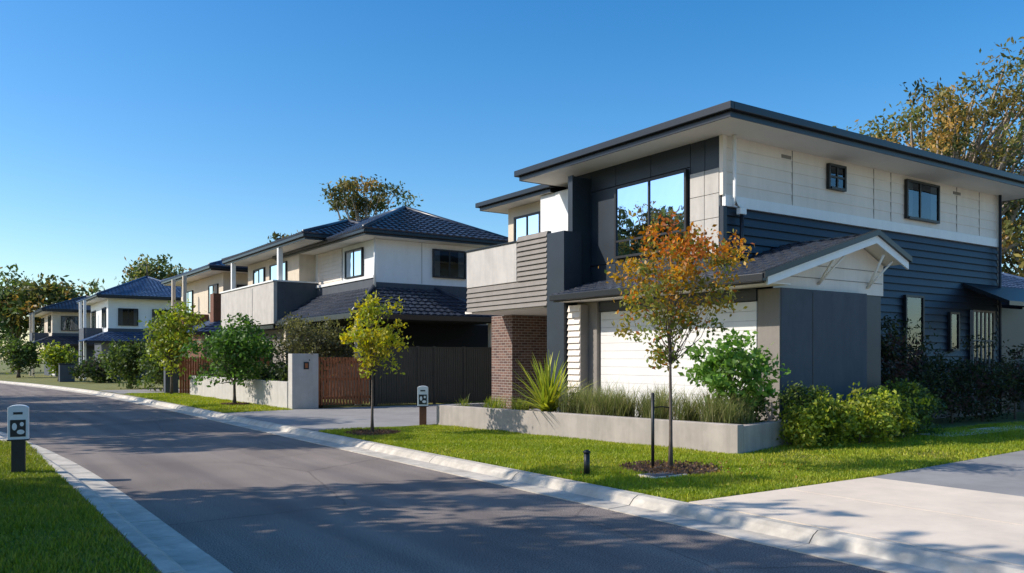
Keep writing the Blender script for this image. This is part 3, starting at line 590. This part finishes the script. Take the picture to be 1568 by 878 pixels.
def mulch(x,y,r,seed):
    rg=np.random.default_rng(seed); n=36; V=[(x,y,.035)]+[(x+r*cos(t)*(1+.08*math.sin(3*t+seed)),y+r*sin(t)*(1+.07*math.sin(5*t)),.006) for t in [2*PI*i/n for i in range(n)]]
    g=group('mulch_ring',(x,y,0)); mesh(g,'soil',V,[(0,1+i,1+(i+1)%n) for i in range(n)],soil,True)
    m=900; rad=r*1.05*np.sqrt(rg.random(m)); th=rg.random(m)*2*PI; cen=np.stack([x+rad*np.cos(th),y+rad*np.sin(th),.03+.03*rg.random(m)],1)
    leaves(g,'bark_chips',cen,.06,.03,np.array([(.14,.08,.05)])*rg.uniform(.4,1.6,m)[:,None],rg)
mulch(9.24,9.19,.75,1); mulch(8.07,17.4,.6,2); mulch(9.0,31.4,.5,3)
rg=np.random.default_rng(77); m=160
X=rg.normal(9.5,.9,m); Y=rg.normal(9.0,.8,m); k=(X>7.5)&(Y>7.15)&(Y<9.8)
leaves(None,'fallen_leaves',np.stack([X,Y,X*0+.055],1)[k],.05,.03,(np.array([(.34,.20,.05)])*rg.uniform(.5,1.3,m)[:,None])[k],rg)
# ---------------------------------------------------------------- grass blades
def inpoly(X,Y,P):
    r=np.zeros(len(X),bool); n=len(P)
    for i in range(n):
        x0,y0=P[i];x1,y1=P[(i+1)%n]
        if y0==y1: continue
        c=((y0>Y)!=(y1>Y))&(X<(x1-x0)*(Y-y0)/(y1-y0)+x0); r^=c
    return r
def turf(name,x0,x1,y0,y1,n,h,seed,mask=None,w=.010,pal=((.22,.28,.02),(.30,.35,.025),(.40,.39,.04),(.18,.235,.02),(.34,.28,.08))):
    rg=np.random.default_rng(seed); X=rg.uniform(x0,x1,n); Y=rg.uniform(y0,y1,n)
    if mask is not None: k=mask(X,Y); X=X[k];Y=Y[k]
    pt=np.sin(X*1.3+2*np.sin(Y*.9))*np.sin(Y*1.1+1.5*np.sin(X*.7))+.5*np.sin(X*3.7+Y*2.1)*np.sin(Y*4.3-X)
    k=rg.random(len(X))<np.clip(1.0-.35*pt,.25,1); X=X[k];Y=Y[k];pt=pt[k]
    n=len(X); th=rg.random(n)*2*PI; hh=h*rg.uniform(.4,1.2,n)*(1+.35*np.sin(X*2.1+1.3*np.sin(Y*1.7))*np.sin(Y*2.6)); lx=rg.normal(size=n)*h*.45; ly=rg.normal(size=n)*h*.45
    ww=w*rg.uniform(.6,1.3,n); B=np.stack([X,Y,np.zeros(n)-.002],1); s=np.stack([np.cos(th),np.sin(th),np.zeros(n)],1)*ww[:,None]
    T=np.stack([X+lx,Y+ly,hh],1); V=np.stack([B-s,B+s,T],1).reshape(-1,3)
    pal=np.array(pal); ix=np.clip((1.6+pt*1.3+rg.normal(size=n)*.8).astype(int),0,len(pal)-1)
    c=pal[ix]*rg.uniform(.7,1.3,n)[:,None]; nmesh(None,name,V,np.arange(3*n).reshape(n,3),np.repeat(c,3,0),GRASSM,3)
bed=[(11.64,9.93),(14.1,10.5),(14.1,19),(10.42,18.9)]
def m1(X,Y):
    k=~inpoly(X,Y,bed); k&=((X-9.24)**2+(Y-9.19)**2)>.7**2; k&=((X-8.07)**2+(Y-17.4)**2)>.55**2; k&=~((X>8.28)&(X<8.97)&(Y>8.53)&(Y<8.97)); k&=~((X>14)&(Y>10.8)); k&=~((X>11)&(Y<6.98+(X-11)*.08)); return k
turf('grass_blades',7.3,12,7.0,18.75,170000,.05,1,m1)
turf('grass_blades',12,24,7.0,10.9,70000,.05,2,m1,w=.013)
turf('grass_blades',-1.6,1.42,4.2,20,130000,.055,3,w=.009,pal=((.15,.20,.02),(.21,.25,.025),(.28,.28,.035),(.12,.16,.02),(.25,.20,.06)))
turf('grass_blades',7.4,9.7,27,44,30000,.06,4,w=.016)
# ---------------------------------------------------------------- light, sky, camera
EL=math.radians(37); sx,sy=-.88,.475; AZ=math.atan2(sx,sy)
sd=Vector((math.sin(AZ)*cos(EL),math.cos(AZ)*cos(EL),sin(EL)))
sl=bpy.data.lights.new('sun','SUN'); sl.energy=5.0; sl.angle=math.radians(.5); sl.color=(1,.94,.84)
so=bpy.data.objects.new('sun',sl); so.rotation_euler=(-sd).to_track_quat('-Z','Y').to_euler(); so.location=(-20,10,30); scene.collection.objects.link(so)
w=bpy.data.worlds.new('World'); scene.world=w; w.use_nodes=True; nt=w.node_tree; bg=nt.nodes['Background']
sk=nt.nodes.new('ShaderNodeTexSky'); sk.sky_type='NISHITA'; sk.sun_disc=False; sk.sun_elevation=EL; sk.sun_rotation=AZ%(2*PI); sk.air_density=1.0; sk.dust_density=.7; sk.ozone_density=2.2
hs=nt.nodes.new('ShaderNodeHueSaturation'); hs.inputs['Saturation'].default_value=1.42; hs.inputs['Value'].default_value=1.25
nt.links.new(sk.outputs[0],hs.inputs['Color']); nt.links.new(hs.outputs[0],bg.inputs['Color']); bg.inputs['Strength'].default_value=.15
cam=bpy.data.cameras.new('camera'); co=bpy.data.objects.new('camera',cam); scene.collection.objects.link(co); scene.camera=co
co.location=(0,0,1.7); co.rotation_euler=(PI/2,0,-math.atan2(.5648,.8252)); cam.sensor_width=36; cam.lens=29.32; cam.shift_y=.0708; cam.clip_end=4000; cam.clip_start=.05
scene.view_settings.view_transform='Standard'; scene.view_settings.look='None'; scene.view_settings.exposure=0
